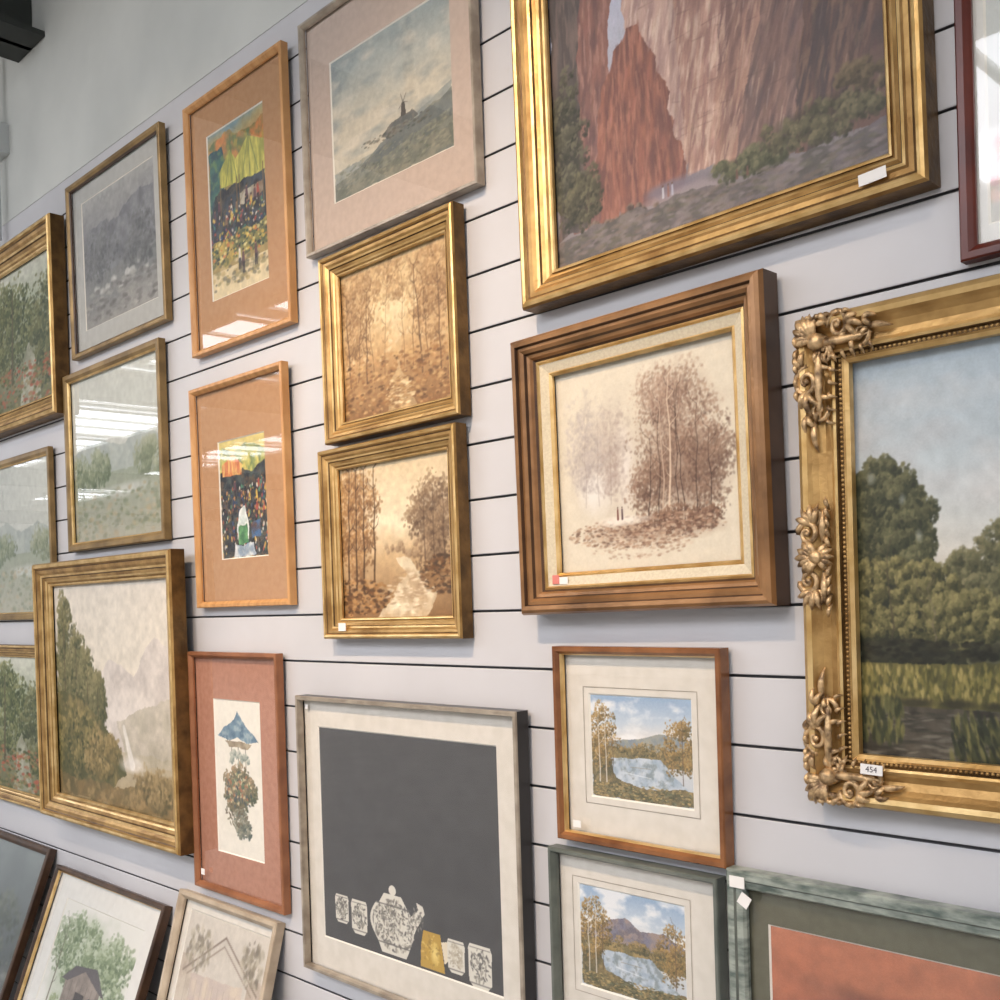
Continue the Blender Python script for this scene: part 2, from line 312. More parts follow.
def a_market(k):
    A=Art(150,230,k,(206,176,120))
    def folk(n,x0,x1,y0,y1,h):
        P=sorted([(y0+(y1-y0)*A.r.rand(),x0+(x1-x0)*A.r.rand()) for _ in range(n)])
        for y,x in P:
            c=[(36,56,104),(214,178,72),(176,72,58),(76,124,108),(226,218,200),(24,26,34),(132,104,78),(96,60,72)][A.r.randint(8)]
            A.line(x,y,x+.01*(A.r.rand()-.5),y+h*.55,.011,.018,c,.95);A.line(x-.01,y+h*.5,x-.012,y+h,.007,.006,(40,36,40),.9);A.line(x+.012,y+h*.5,x+.014,y+h,.007,.006,(40,36,40),.9)
            A.dab1(x,y-.014,.010,np.array((176,128,98))/255.,1,1.,0);A.dab1(x,y-.022,.009,np.array((50,38,34))/255.,.9,1.3,0)
    if k==3:
        A.grad([(0,(124,150,156)),(.05,(176,160,112)),(.15,(216,136,76)),(.25,(150,130,70)),(1,(170,146,90))],wob=.12)
        A.poly([(0,.07),(.3,.03),(.7,.09),(1,.05),(1,.2),(0,.22)],(212,132,72),1,.08,8,(104,122,78),c3=(186,160,70))
        A.poly([(0,.12),(.26,.1),(.3,.3),(.22,.5),(0,.56)],(40,70,88),1,.06,8,(66,116,104),c3=(120,150,90))
        A.poly([(.2,.25),(.4,.15),(.55,.26),(.55,.36),(.2,.35)],(206,198,84),1,.02,9,(160,160,70),(2.4,.5))
        A.poly([(.48,.23),(.72,.13),(1,.2),(1,.4),(.5,.38)],(214,204,96),1,.02,9,(160,158,70),(2.4,.5))
        for a_,b_,d_ in((.4,.3,.16),(.41,.42,.16),(.42,.52,.16),(.72,.6,.14),(.73,.74,.14),(.75,.88,.14)): A.line(a_,d_,b_,.36,.003,.004,(104,126,70),.8)
        A.poly([(.1,.37),(.5,.36),(1,.39),(1,.68),(0,.7),(0,.5)],(28,32,44),1,.06,10,(64,76,88),c3=(96,84,66))
        for x in(.2,.5,.55,.96): A.line(x,.33,x,.55,.005,.005,(120,96,60))
        A.poly([(.55,.44),(.95,.43),(.95,.5),(.55,.51)],(206,196,170),.9,.04,9,(150,120,90))
        folk(16,.05,.97,.42,.56,.1)
        A.dabs(150,.5,.6,.5,.09,.009,[(40,66,124),(220,186,76),(186,76,60),(66,130,104),(226,218,200),(20,22,30)],.85,1.6,None,False)
        A.poly([(0,.67),(1,.65),(1,.8),(0,.82)],(116,120,68),1,.06,9,(190,160,76),c3=(60,74,58));A.dabs(170,.5,.73,.5,.07,.010,[(222,186,76),(60,82,60),(206,122,66),(34,46,50),(226,210,140)],.85,1.6,0,False)
        A.grad([(0,(206,182,132)),(1,(220,202,160))],y0=.84);A.dabs(110,.5,.88,.5,.07,.014,[(130,120,76),(184,158,96),(84,84,74),(212,190,146)],.6,2,0,False)
        folk(3,.3,.8,.74,.82,.11)
    else:
        A.grad([(0,(216,198,120)),(.3,(196,178,96)),(1,(180,150,90))],wob=.1)
        A.poly([(0,.05),(.35,.1),(.6,.04),(1,.12),(1,.32),(0,.34)],(220,204,104),1,.06,9,(130,146,80),c3=(90,110,80))
        A.poly([(0,.28),(.3,.22),(.7,.28),(1,.2),(1,1),(0,1)],(32,36,46),1,.08,8,(70,80,78),c3=(110,84,60))
        A.poly([(.05,.2),(.3,.12),(.5,.22),(.48,.3),(.06,.3)],(206,110,64),1,.02,9,(230,190,110),(2.4,.5))
        folk(18,.04,.96,.34,.62,.13)
        A.dabs(260,.5,.68,.5,.28,.010,[(40,68,116),(220,184,70),(180,74,58),(76,140,104),(226,222,206),(20,22,26),(206,140,70)],.85,1.8,1.57,False)
        A.poly([(.32,.78),(.4,.6),(.52,.58),(.6,.7),(.6,.84),(.4,.88)],(230,234,226),1,.05,9,(196,208,204));A.dab1(.46,.56,.022,np.array((204,160,130))/255.,1,1.1,1.5);A.dab1(.46,.54,.024,np.array((60,46,40))/255.,.9,1.4,0)
        A.poly([(.38,.74),(.56,.72),(.6,.88),(.36,.9)],(104,168,104),1,.05,9,(70,124,80));A.poly([(.28,.9),(.7,.88),(.74,1),(.25,1)],(226,230,230),.9,.07,9,(150,170,190));A.poly([(.64,.72),(.86,.7),(.84,.84),(.66,.86)],(66,108,160),.9,.05,9,(96,60,54))
    A.grain(.1);return A.tone(1.05,1.,.92)
def a_windmill():
    A=Art(240,200,5);A.grad([(0,(148,160,160)),(.25,(178,180,170)),(.5,(200,190,168)),(.68,(204,194,172)),(1,(190,182,158))],wob=.25)
    t=A.noise(4,5,2.,.7);A.mixin(np.clip((t-.5)*4,0,1)*.6*(A.V<.75),(132,142,144));t=A.noise(4,5,2.,.7);A.mixin(np.clip((t-.52)*4,0,1)*.6*(A.V<.75),(220,208,188))
    A.poly([(0,.8),(.35,.78),(.6,.7),(1,.58),(1,.8),(0,.9)],(134,142,140),.8,.03,8,(160,160,146))
    A.poly([(0,.88),(.35,.8),(.6,.72),(1,.63),(1,1),(0,1)],(112,116,106),1,.03,8,(136,136,120),c3=(92,98,96))
    A.poly([(.25,.82),(.5,.72),(1,.66),(1,.74),(.4,.86)],(98,106,108),.7,.03,8,(116,120,114))
    A.poly([(0,.93),(1,.84),(1,1),(0,1)],(146,140,118),.7,.1,6,(102,106,92))
    A.poly([(.42,.71),(.52,.65),(.68,.63),(.74,.69),(.5,.75)],(84,88,88),.85,.04,10,(118,112,100))
    A.poly([(.605,.55),(.63,.55),(.64,.64),(.595,.64)],(86,80,74))
    for p in((.6,.49),(.645,.5),(.655,.565),(.582,.58)): A.line(.617,.55,p[0],p[1],.0025,.0015,(80,74,70),.9)
    A.dabs(60,.55,.71,.3,.03,.008,[(72,76,72),(96,88,76),(130,130,116)],.6,2.5,0,False)
    A.dabs(260,.5,.88,.5,.1,.008,[(96,102,86),(160,152,126),(122,124,104)],.5,2.8,-.2,False);A.grain(.06);return A.tone(1.05,1.,.85)
def a_cliffs():
    A=Art(500,440,7);A.grad([(0,(156,170,202)),(.3,(170,174,194)),(1,(124,114,114))],wob=.1)
    st=(3.4,.55)
    # receding canyon walls: each a tall slab with vertical strata, lit left faces and shadowed right faces
    def slab(pts,lt,dk,hi,sh=.15,w=.035): A.poly(pts,lt,1,w,11,dk,st,sh,hi)
    slab([(.24,0),(.5,0),(.5,.3),(.46,.55),(.45,.84),(.34,.88),(.3,.6),(.27,.3)],(186,154,142),(156,126,122),(206,182,168))
    slab([(.38,0),(.66,0),(.64,.3),(.6,.55),(.55,.84),(.46,.86),(.44,.6),(.42,.3)],(184,144,128),(148,112,104),(212,184,164))
    slab([(.52,0),(.8,0),(.76,.35),(.7,.6),(.66,.86),(.53,.87),(.56,.6),(.58,.3)],(168,128,112),(124,94,90),(200,166,144),.25)
    slab([(.66,0),(1,0),(1,.9),(.6,.9),(.64,.66),(.7,.4)],(134,104,96),(104,86,86),(160,126,112),.3)
    slab([(.82,.1),(1,0),(1,.9),(.76,.9),(.8,.5)],(112,86,78),(86,74,74),(140,108,92),.2)
    for (a,b,c_,d) in ((.5,.0,.45,.84),(.64,.0,.56,.84),(.78,.05,.66,.86),(.42,.1,.41,.8)):
        for q in range(7):
            A.line(a+.006*q,b,c_+.006*q,d,.004,.003,(92,68,66),.16)
    for i in range(150):
        x=.3+.68*A.r.rand();y=.05+.75*A.r.rand();l=.03+.07*A.r.rand();A.line(x,y,x-.18*l,y+l,.0025,.001,[(218,194,176),(100,76,74),(180,146,130),(140,108,100)][A.r.randint(4)],.3)
    for i in range(46):
        x=.3+.66*A.r.rand();y=.12+.66*A.r.rand();l=.02+.05*A.r.rand();A.line(x,y,x+l,y-.1*l+.01*A.r.rand(),.002,.001,(96,74,72),.35)
    slab([(.08,0),(.25,0),(.24,.16),(.21,.3),(.21,.5),(.18,.9),(.06,.9)],(138,96,88),(108,80,80),(168,126,114),0)
    slab([(.18,.5),(.22,.4),(.27,.34),(.31,.37),(.36,.47),(.4,.58),(.43,.72),(.46,.86),(.44,.9),(.15,.9),(.16,.66)],(146,94,80),(112,76,72),(172,116,98),0,.05)
    for q in range(22):
        x=.19+.22*A.r.rand();y=.48+.3*A.r.rand();l=.05+.08*A.r.rand();A.line(x,y,x+.1*l,y+l,.004,.0015,[(178,122,102),(92,60,58),(156,104,88)][A.r.randint(3)],.4)
    A.strokes(2400,.08,1,0,.9,.0045,3.2,1.72,.08,.5)
    A.poly([(0,0),(.1,0),(.12,.2),(.09,.5),(.12,.9),(0,.9)],(92,84,84),1,.05,9,(116,100,96),st,0,(76,70,70))
    A.crown(.05,.62,.07,.24,(48,50,44),(78,78,64),(112,108,88),44,28,.006,.75,fill=.7)
    A.crown(.1,.8,.07,.09,(50,50,42),(82,80,62),(114,108,82),26,24,.006,.75,fill=.7)
    A.blob(.4,.87,.15,.035,(120,110,124),.9,.6,.4,9);A.blob(.44,.9,.2,.025,(150,136,140),.8,.6,.4,9)
    A.crown(.64,.88,.12,.03,(56,60,46),(88,90,66),(126,120,90),34,22,.006,.7,fill=.7,R0=.05)
    A.crown(.82,.84,.16,.05,(58,58,48),(92,88,66),(130,118,88),46,22,.006,.65,fill=.6,R0=.06)
    A.crown(.95,.77,.08,.05,(64,58,50),(98,86,66),(134,112,86),24,22,.006,.55,R0=.05)
    A.crown(.24,.9,.12,.022,(70,60,58),(100,84,76),(136,118,104),20,18,.006,.6)
    A.poly([(0,.91),(.3,.9),(.6,.92),(1,.89),(1,1),(0,1)],(114,104,108),.95,.05,8,(92,88,84),c3=(136,124,120))
    A.dabs(460,.5,.955,.5,.045,.006,[(138,126,128),(84,80,74),(104,100,84),(124,108,100)],.5,3,0,False)
    for x,c in((.375,(190,190,200)),(.392,(146,100,88)),(.405,(170,170,186))): A.line(x,.862,x,.888,.003,.004,c,.9);A.dab1(x,.856,.004,np.array((104,76,66))/255.,1,1,0)
    for x in(.6,.63): A.line(x,.89,x,.91,.003,.0045,(110,80,70),.9)
    A.soften(1);return A.tone(1.1,.97,.84,.52)
def a_flowers():
    A=Art(90,130,9);A.grad([(0,(190,196,198)),(.6,(200,202,196)),(1,(186,180,170))],wob=.2)
    A.dabs(220,.4,.86,.5,.12,.022,[(216,130,134),(236,200,190),(124,140,98),(196,116,114)],.8,1.3);return A.a
def a_forest(kind):
    A=Art(210,210,11+kind)
    if kind==0:
        A.grad([(0,(196,166,118)),(.35,(222,197,150)),(.6,(194,154,102)),(1,(140,102,62))],wob=.2)
        A.dabs(700,.5,.3,.6,.36,.014,[(206,174,122),(184,146,96),(226,206,164),(170,128,82),(214,184,130)],.45,1.6,None,False)
        A.blob(.52,.42,.1,.28,(228,210,170),.45,.9)
        A.crown(.1,.3,.19,.3,(118,86,54),(164,126,82),(206,170,120),60,24,.010,.55,R0=.26,fill=.4);A.crown(.87,.3,.18,.3,(118,86,54),(164,126,82),(206,170,120),60,24,.010,.55,R0=.26,fill=.4)
        A.crown(.5,.14,.4,.14,(136,102,66),(176,140,94),(210,178,130),50,22,.010,.45,R0=.2)
        for x,w_ in((.07,.008),(.14,.004),(.23,.007),(.3,.003),(.66,.004),(.74,.008),(.8,.004),(.9,.007),(.4,.002),(.58,.002)): A.trunk(x,.72+.08*A.r.rand(),.05+.2*A.r.rand(),w_,(104,76,50),.75,(A.r.rand()-.5)*.12,6)
        A.dabs(700,.5,.8,.55,.18,.011,[(136,96,58),(182,138,86),(100,70,44),(206,168,110),(160,114,66)],.65,2,0,False)
        A.poly([(.4,1),(.47,.78),(.53,.66),(.57,.78),(.7,1)],(210,186,138),.5,.1)
        A.dabs(160,.53,.88,.14,.1,.008,[(136,98,60),(224,202,156),(180,138,86)],.7,3,0)
    else:
        A.grad([(0,(210,186,146)),(.4,(228,210,176)),(.6,(198,165,120)),(1,(140,104,66))],wob=.15)
        A.crown(.84,.42,.18,.24,(90,68,50),(130,102,74),(172,144,108),60,26,.010,.6,fill=.5,R0=.26)
        A.crown(.13,.35,.19,.34,(112,76,44),(158,114,68),(206,162,102),70,26,.010,.55,fill=.35,R0=.26)
        A.crown(.6,.56,.2,.05,(136,108,80),(166,136,102),(194,166,128),20,20,.009,.5)
        for x in(.06,.13,.2,.3): A.trunk(x,.82,.03,.009,(80,54,32),.85,.03,7)
        for x in(.76,.84,.92): A.trunk(x,.66,.2,.004,(88,66,50),.8)
        A.poly([(.5,.62),(.64,.61),(.68,.7),(.86,.84),(.75,1),(.32,1),(.48,.84),(.6,.73)],(220,202,168),.95,.05,8,(190,162,126))
        A.dabs(400,.12,.86,.34,.12,.011,[(108,72,40),(162,116,64),(80,54,32),(190,142,86)],.8,2,0)
        A.dabs(320,.9,.74,.18,.12,.011,[(118,82,50),(156,118,76),(80,60,42)],.8,2,0)
        A.dabs(80,.6,.85,.18,.14,.008,[(240,224,194),(158,126,92)],.5,4,0)
    A.grain(.08);A.soften(1);return A.tone(1.16,.98,.86,.55)
def a_vignette():
    A=Art(340,300,15,(210,200,180));A.grain(.03)
    A.blob(.5,.54,.46,.44,(190,176,158),.55,1.3,.12)
    A.blob(.3,.46,.26,.36,(168,156,150),.5,1.2,.3,8);A.blob(.22,.6,.14,.14,(218,214,208),.8,.9,.4);A.blob(.4,.5,.07,.26,(216,208,200),.75,.9,.35)
    A.crown(.18,.4,.12,.24,(146,134,130),(168,156,150),(192,182,176),60,22,.009,.2,R0=.2)
    A.crown(.33,.44,.06,.2,(140,122,114),(164,146,136),(186,170,158),34,20,.009,.22,R0=.2)
    for x in(.16,.24,.31): A.trunk(x,.68,.24,.003,(140,124,116),.4,.01,4)
    A.blob(.7,.46,.27,.4,(150,124,106),.6,1.1,.4,8);A.blob(.72,.58,.2,.24,(112,84,68),.6,.9,.4,8)
    L=(78,56,46);Mi=(124,94,76);Hh=(172,142,118)
    A.crown(.68,.38,.2,.3,L,Mi,Hh,110,30,.0065,.38,.3,R0=.24)
    A.crown(.6,.22,.13,.14,(116,88,74),(154,124,104),(190,162,140),40,26,.0055,.38,R0=.2)
    A.crown(.84,.54,.12,.2,L,(116,88,70),(162,130,108),56,32,.0065,.42,R0=.2)
    A.crown(.54,.62,.09,.12,L,(116,88,70),(162,130,108),40,32,.0065,.42,R0=.2)
    for x,y in((.62,.34),(.73,.3),(.57,.45),(.8,.4),(.69,.52)): A.blob(x,y,.035,.07,(196,176,154),.4,.9,.6,12)
    A.soften(1)
    for x,l,t_ in((.52,.02,.4),(.575,.02,.24),(.67,.02,.18),(.71,-.03,.2),(.77,.02,.28),(.84,.01,.4)): A.trunk(x,.8,t_,.0035,(60,42,34),.75,l,5)
    A.trunk(.635,.82,.12,.007,(206,184,160),.9,.01,4);A.trunk(.605,.82,.16,.005,(184,160,138),.85,-.01,4)
    A.blob(.5,.82,.42,.07,(136,106,86),.75,.9,.3,8)
    A.crown(.7,.78,.22,.05,(68,48,38),(112,82,64),(156,122,98),50,26,.006,.6,R0=.08)
    A.dabs(900,.48,.82,.43,.075,.006,[(120,88,68),(154,120,96),(88,62,50),(182,150,124),(204,184,160)],.5,2.4,0)
    A.blob(.36,.765,.18,.03,(224,216,204),.85,.6,.3);A.dabs(180,.46,.9,.28,.05,.006,[(140,106,84),(170,138,114),(206,188,166)],.45,2.4,0)
    for x,c in((.345,(110,60,50)),(.37,(84,62,66))): A.line(x,.71,x,.755,.0045,.006,c);A.dab1(x,.7,.005,np.array((94,70,56))/255.,1,1,0)
    A.soften(1);return A.tone(1.08,.99,.95)
def a_marsh():
    A=Art(680,440,17);A.grad([(0,(162,176,186)),(.3,(186,194,196)),(.5,(206,199,186)),(.6,(200,186,164)),(.72,(100,100,80)),(1,(60,60,50))],wob=.04)
    t=A.noise(3,5,2.);A.mixin(np.clip((t-.5)*3,0,1)*.6*(A.V<.6),(214,206,200));t=A.noise(3,5,2.);A.mixin(np.clip((t-.54)*4,0,1)*.35*(A.V<.6),(184,174,172))
    A.poly([(.12,.6),(.2,.55),(.3,.5),(.5,.56),(.8,.46),(1,.5),(1,.8),(0,.8),(0,.6)],(78,78,56),1,.03,10,(98,96,68))
    for x,y,rx,ry in((.2,.6,.05,.1),(.27,.56,.06,.13),(.38,.58,.08,.12),(.55,.6,.1,.1),(.75,.56,.12,.14),(.93,.58,.1,.13)): A.crown(x,y,rx,ry,(48,50,34),(90,88,58),(142,132,92),80,30,.0055,.65,R0=.06)
    A.poly([(0,.4),(.04,.3),(.1,.32),(.14,.5),(.18,.6),(.2,.78),(0,.78)],(40,43,29),1,.04,12)
    for x,y,rx,ry in((.05,.35,.055,.09),(.02,.42,.04,.12),(.1,.43,.045,.12)): A.crown(x,y,rx,ry,(36,40,27),(68,70,46),(114,110,74),110,34,.0052,.75,R0=.06)
    for x,y in((.03,.3),(.09,.36),(.12,.45)): A.blob(x,y,.01,.02,(176,180,172),.5,.8,.6,20)
    for x,y,rx,ry in((.05,.6,.07,.1),(.13,.62,.06,.1),(.2,.66,.06,.07)): A.crown(x,y,rx,ry,(42,44,27),(90,86,51),(150,138,86),110,34,.0052,.75,R0=.05)
    A.trunk(.06,.72,.45,.003,(70,60,46),.6);A.trunk(.14,.73,.55,.003,(110,98,76),.6)
    A.dabs(300,.12,.735,.16,.028,.007,[(30,31,21),(50,48,33)],.8,2,0)
    A.poly([(0,.76),(.1,.77),(.2,.76),(1,.76),(1,.87),(0,.87)],(102,94,51),1,.02,12,(74,72,39))
    A.dabs(2000,.5,.81,.52,.04,.0058,[(136,124,64),(94,90,46),(166,148,86),(66,66,36),(122,112,58)],.7,2.2,1.57,False)
    for i in range(14): A.blob(.075*i+.03,.862,.04,.016,(46,43,29),.8,.6,.4,14)
    A.poly([(0,.872),(1,.878),(1,1),(0,1)],(56,51,43),1,.02,10,(80,73,61),c3=(38,35,29))
    A.dabs(600,.5,.94,.52,.055,.0045,[(104,98,86),(42,39,31),(130,122,106),(64,61,51)],.5,7,0,False)
    A.dabs(200,.03,.91,.05,.05,.006,[(84,84,48),(114,108,60),(48,52,32)],.8,3,1.5,False);A.dabs(340,.25,.95,.08,.06,.006,[(60,62,36),(114,108,62),(38,42,28)],.85,3.4,1.3,False)
    A.grain(.06,30);A.soften(1);return A.tone(1.05,1.,.92)
def a_pale(k):
    A=Art(160,140,k,(196,198,190));A.grad([(0,(206,208,200)),(.45,(200,202,194)),(.58,(150,158,140)),(1,(176,174,158))],wob=.12)
    A.poly([(0,.45),(.3,.38),(.55,.46),(.8,.4),(1,.47),(1,.6),(0,.6)],(160,168,164),.9,.04,8,(178,184,176))
    A.crown(.22,.56,.22,.09,(92,106,82),(130,140,112),(168,172,146),34,24,.012,.7,R0=.16);A.crown(.85,.56,.16,.08,(98,110,86),(136,144,116),(172,174,150),24,22,.012,.7,R0=.16)
    A.blob(.6,.72,.35,.05,(204,206,200),.7,.6,.3);A.dabs(220,.5,.84,.5,.14,.014,[(120,130,104),(156,156,128),(176,162,132),(140,146,124)],.6,2.2,0,False);A.grain(.06);return A.tone(1.1)
def a_green(k):
    A=Art(140,170,k,(110,120,96));A.grad([(0,(190,190,176)),(.3,(150,156,134)),(1,(104,104,78))],wob=.3)
    A.crown(.3,.42,.35,.32,(50,60,42),(88,96,62),(138,138,98),80,26,.012,.75,R0=.3);A.crown(.85,.5,.2,.35,(48,56,40),(82,88,60),(128,126,90),50,26,.012,.7,R0=.3)
    A.poly([(.4,1),(.5,.66),(.58,.56),(.64,.66),(.75,1)],(172,170,154),.85,.06,9,(136,136,118))
    A.dabs(300,.5,.84,.5,.15,.013,[(76,84,52),(136,120,84),(144,100,76),(104,108,70),(160,84,64)],.75,1.8,0,False);A.line(.28,.8,.33,.15,.012,.006,(84,76,60),.8)
    A.grain(.1);return A.tone(1.15,1.)
def a_mist():
    A=Art(240,210,23);A.grad([(0,(206,198,186)),(.4,(212,202,186)),(.7,(186,174,152)),(1,(150,132,98))],wob=.15)
    A.poly([(.3,.5),(.5,.34),(.68,.42),(.85,.26),(1,.3),(1,.75),(.3,.75)],(184,174,168),.8,.06,6,(206,196,188))
    A.blob(.62,.6,.4,.13,(220,210,200),.8,.9,.3);A.poly([(.55,.62),(.75,.54),(1,.5),(1,.8),(.6,.78)],(160,152,132),.7,.06,8,(184,174,156))
    for x,h,w in((.08,.6,.07),(.19,.46,.055),(.29,.32,.05),(.38,.22,.045)):
        A.crown(x,.66-h/2,w,h*.5,(62,66,44),(100,98,66),(144,134,96),60,22,.010,.75,R0=.16,fill=.7)
        A.line(x,.68,x+.005,.66-h*.8,.006,.003,(84,72,54),.7)
    A.poly([(0,.5),(.2,.52),(.4,.6),(.55,.72),(.62,.84),(.36,.97),(0,1)],(104,98,66),1,.06,8,(80,80,52),c3=(140,122,82))
    A.crown(.15,.72,.2,.13,(60,64,42),(104,98,62),(152,134,88),60,24,.010,.75,R0=.18);A.crown(.4,.78,.15,.08,(78,74,48),(124,108,70),(166,144,100),30,24,.010,.7,R0=.15)
    A.poly([(.0,.9),(.5,.92),(1,.82),(1,1),(0,1)],(130,108,72),.9,.06,8,(98,88,60),c3=(164,138,96));A.crown(.85,.88,.16,.07,(80,74,50),(128,110,76),(168,146,106),30,22,.010,.65,R0=.15)
    A.blob(.66,.8,.12,.05,(212,204,194),.8,.6,.4);A.line(.6,.64,.66,.8,.012,.024,(222,216,208),.7);A.grain(.08);return A.tone(1.1)
def a_umbrella():
    A=Art(120,250,25,(234,228,214));A.grain(.03)
    A.poly([(.04,.24),(.22,.17),(.42,.12),(.5,.06),(.6,.12),(.8,.19),(.95,.25),(.7,.27),(.5,.235),(.3,.26)],(112,144,164),1,.03,10,(78,112,138),c3=(170,186,190))
    A.poly([(.2,.26),(.8,.27),(.7,.31),(.3,.3)],(176,160,130),.9,.03,10,(130,110,84))
    A.line(.5,.3,.5,.46,.004,.004,(120,110,96));A.line(.35,.3,.36,.4,.003,.003,(120,110,96));A.line(.66,.3,.66,.42,.003,.003,(120,110,96))
    A.crown(.5,.37,.22,.05,(120,134,126),(166,174,160),(206,204,190),18,18,.008,.85)
    A.crown(.5,.58,.32,.13,(58,70,52),(112,106,76),(180,146,108),60,26,.009,.85);A.dabs(120,.5,.58,.3,.12,.010,[(170,104,70),(96,120,88),(218,200,156),(64,76,80)],.85,1.5)
    A.crown(.54,.8,.17,.1,(70,84,78),(124,126,108),(168,162,140),28,20,.008,.85);A.dabs(70,.42,.74,.28,.08,.007,[(96,84,60),(120,110,84)],.8,2.5);return A.tone(1.05,1.,.9)
def a_teapot():
    A=Art(400,350,27,(66,66,68));A.grain(.08,12)
    W=(220,216,204);D=(92,90,88)
    def cup(x,y,r,pal):
        A.poly([(x-r,y-r*1.1),(x-r*.85,y-r*1.5),(x+r*.85,y-r*1.5),(x+r,y-r*1.1),(x+r*.95,y+r*1.2),(x+r*.6,y+r*1.6),(x-r*.6,y+r*1.6),(x-r*.95,y+r*1.2)],W)
        A.dabs(110,x,y,r*.85,r*1.2,.0045,pal,.8,2.2);A.line(x-r*.9,y+r*1.3,x+r*.9,y+r*1.3,.003,.003,D,.7);A.line(x-r*.85,y-r*1.25,x+r*.85,y-r*1.25,.002,.002,D,.7)
    cup(.115,.845,.043,[D,(150,146,136)]);cup(.225,.86,.05,[D,(150,146,136)])
    A.blob(.43,.85,.12,.125,W,1,.04,0);A.poly([(.335,.93),(.525,.93),(.5,.985),(.36,.985)],W)
    A.poly([(.35,.76),(.51,.76),(.48,.715),(.38,.715)],W);A.blob(.43,.695,.022,.024,W,1,.1,0)
    A.poly([(.52,.8),(.575,.75),(.565,.72),(.6,.73),(.61,.76),(.56,.84),(.53,.9)],W)
    for k in range(14):
        A.line(.335-.035*math.sin(k/13*math.pi),.77+.15*k/13,.335-.035*math.sin((k+1)/13*math.pi),.77+.15*(k+1)/13,.008,.008,W)
    A.dabs(640,.43,.85,.115,.12,.0055,[D,(130,126,118),(176,170,156),(110,106,100),(218,214,202),(218,214,202)],.8,2.2);A.dabs(40,.57,.79,.03,.05,.005,[D,(150,146,136)],.7,2);A.line(.33,.765,.53,.765,.003,.003,D,.8);A.line(.34,.94,.52,.94,.003,.003,D,.8)
    A.poly([(.6,.83),(.69,.83),(.7,.9),(.71,.99),(.58,.99),(.585,.9)],(186,150,64));A.blob(.66,.92,.03,.06,(240,216,132),.85,.7,.1);A.dabs(50,.64,.91,.05,.07,.005,[(150,120,56),(226,196,110)],.6,2)
    A.poly([(.695,.86),(.73,.85),(.74,.92),(.71,.95)],(226,214,190))
    cup(.77,.9,.045,[(170,160,140),(196,188,170)]);cup(.89,.91,.058,[D,(150,146,136)]);
    return A.a
def a_lake(k):
    A=Art(200,170,k);A.grad([(0,(146,170,198)),(.25,(188,200,212)),(.4,(220,216,212)),(1,(180,190,200))],wob=.1)
    t=A.noise(4,5,1.6);A.mixin(np.clip((t-.46)*5,0,1)*.85*(A.V<.45),(236,236,236))
    if k%2==0: A.poly([(0,.46),(.15,.4),(.3,.28),(.45,.24),(.6,.34),(.8,.3),(1,.4),(1,.6),(0,.6)],(124,122,138),1,.03,8,(158,140,132),c3=(104,100,112))
    else: A.poly([(0,.46),(.4,.42),(.7,.34),(1,.38),(1,.6),(0,.6)],(126,138,148),1,.03,8,(158,158,146))
    A.poly([(0,.5),(.4,.5),(.7,.52),(1,.46),(1,.66),(0,.64)],(120,110,76),1,.04,10,(164,142,94),c3=(88,88,66))
    A.crown(.6,.51,.34,.05,(66,66,48),(120,106,70),(178,148,98),36,22,.009,.7,R0=.12)
    A.poly([(.2,.6),(.7,.58),(.8,.7),(.95,.84),(.5,.86),(.1,.86)],(196,204,212),1,.03,8,(156,172,188),c3=(126,136,136))
    A.poly([(0,.62),(.2,.62),(.25,.8),(.55,.88),(1,.84),(1,1),(0,1)],(124,110,76),1,.05,8,(80,78,56),c3=(166,144,100))
    A.crown(.12,.42,.16,.3,(76,70,44),(140,112,66),(192,160,100),60,24,.009,.75,R0=.2)
    A.crown(.9,.48,.14,.26,(76,70,44),(136,110,66),(184,150,92),46,24,.009,.75,R0=.2)
    A.dabs(320,.5,.92,.5,.07,.009,[(150,130,86),(76,78,52),(182,158,106),(108,112,88)],.8,2,0,False)
    for x in(.08,.15): A.trunk(x,.85,.12,.006,(222,216,206),.9)
    A.trunk(.91,.8,.2,.004,(80,62,48),.9);A.trunk(.22,.8,.3,.004,(70,54,42),.8)
    A.line(.35,.74,.6,.77,.004,.003,(236,240,242),.7);A.line(.4,.68,.6,.68,.003,.003,(140,130,104),.7);return A.tone(1.05)
def a_orange():
    A=Art(240,130,31);A.grad([(0,(184,114,84)),(.5,(174,102,74)),(1,(156,90,66))],wob=.4)
    A.blob(.3,.3,.35,.09,(124,78,62),.6,.8,.5);A.blob(.75,.4,.3,.08,(124,78,62),.55,.8,.5);A.blob(.5,.16,.3,.06,(200,132,98),.5,.8,.5)
    for i in range(12): A.blob(A.r.rand(),.2+.4*A.r.rand(),.14,.05,(128,80,64),.4,.8,.6)
    A.grain(.12,16);A.soften(2);return A.a
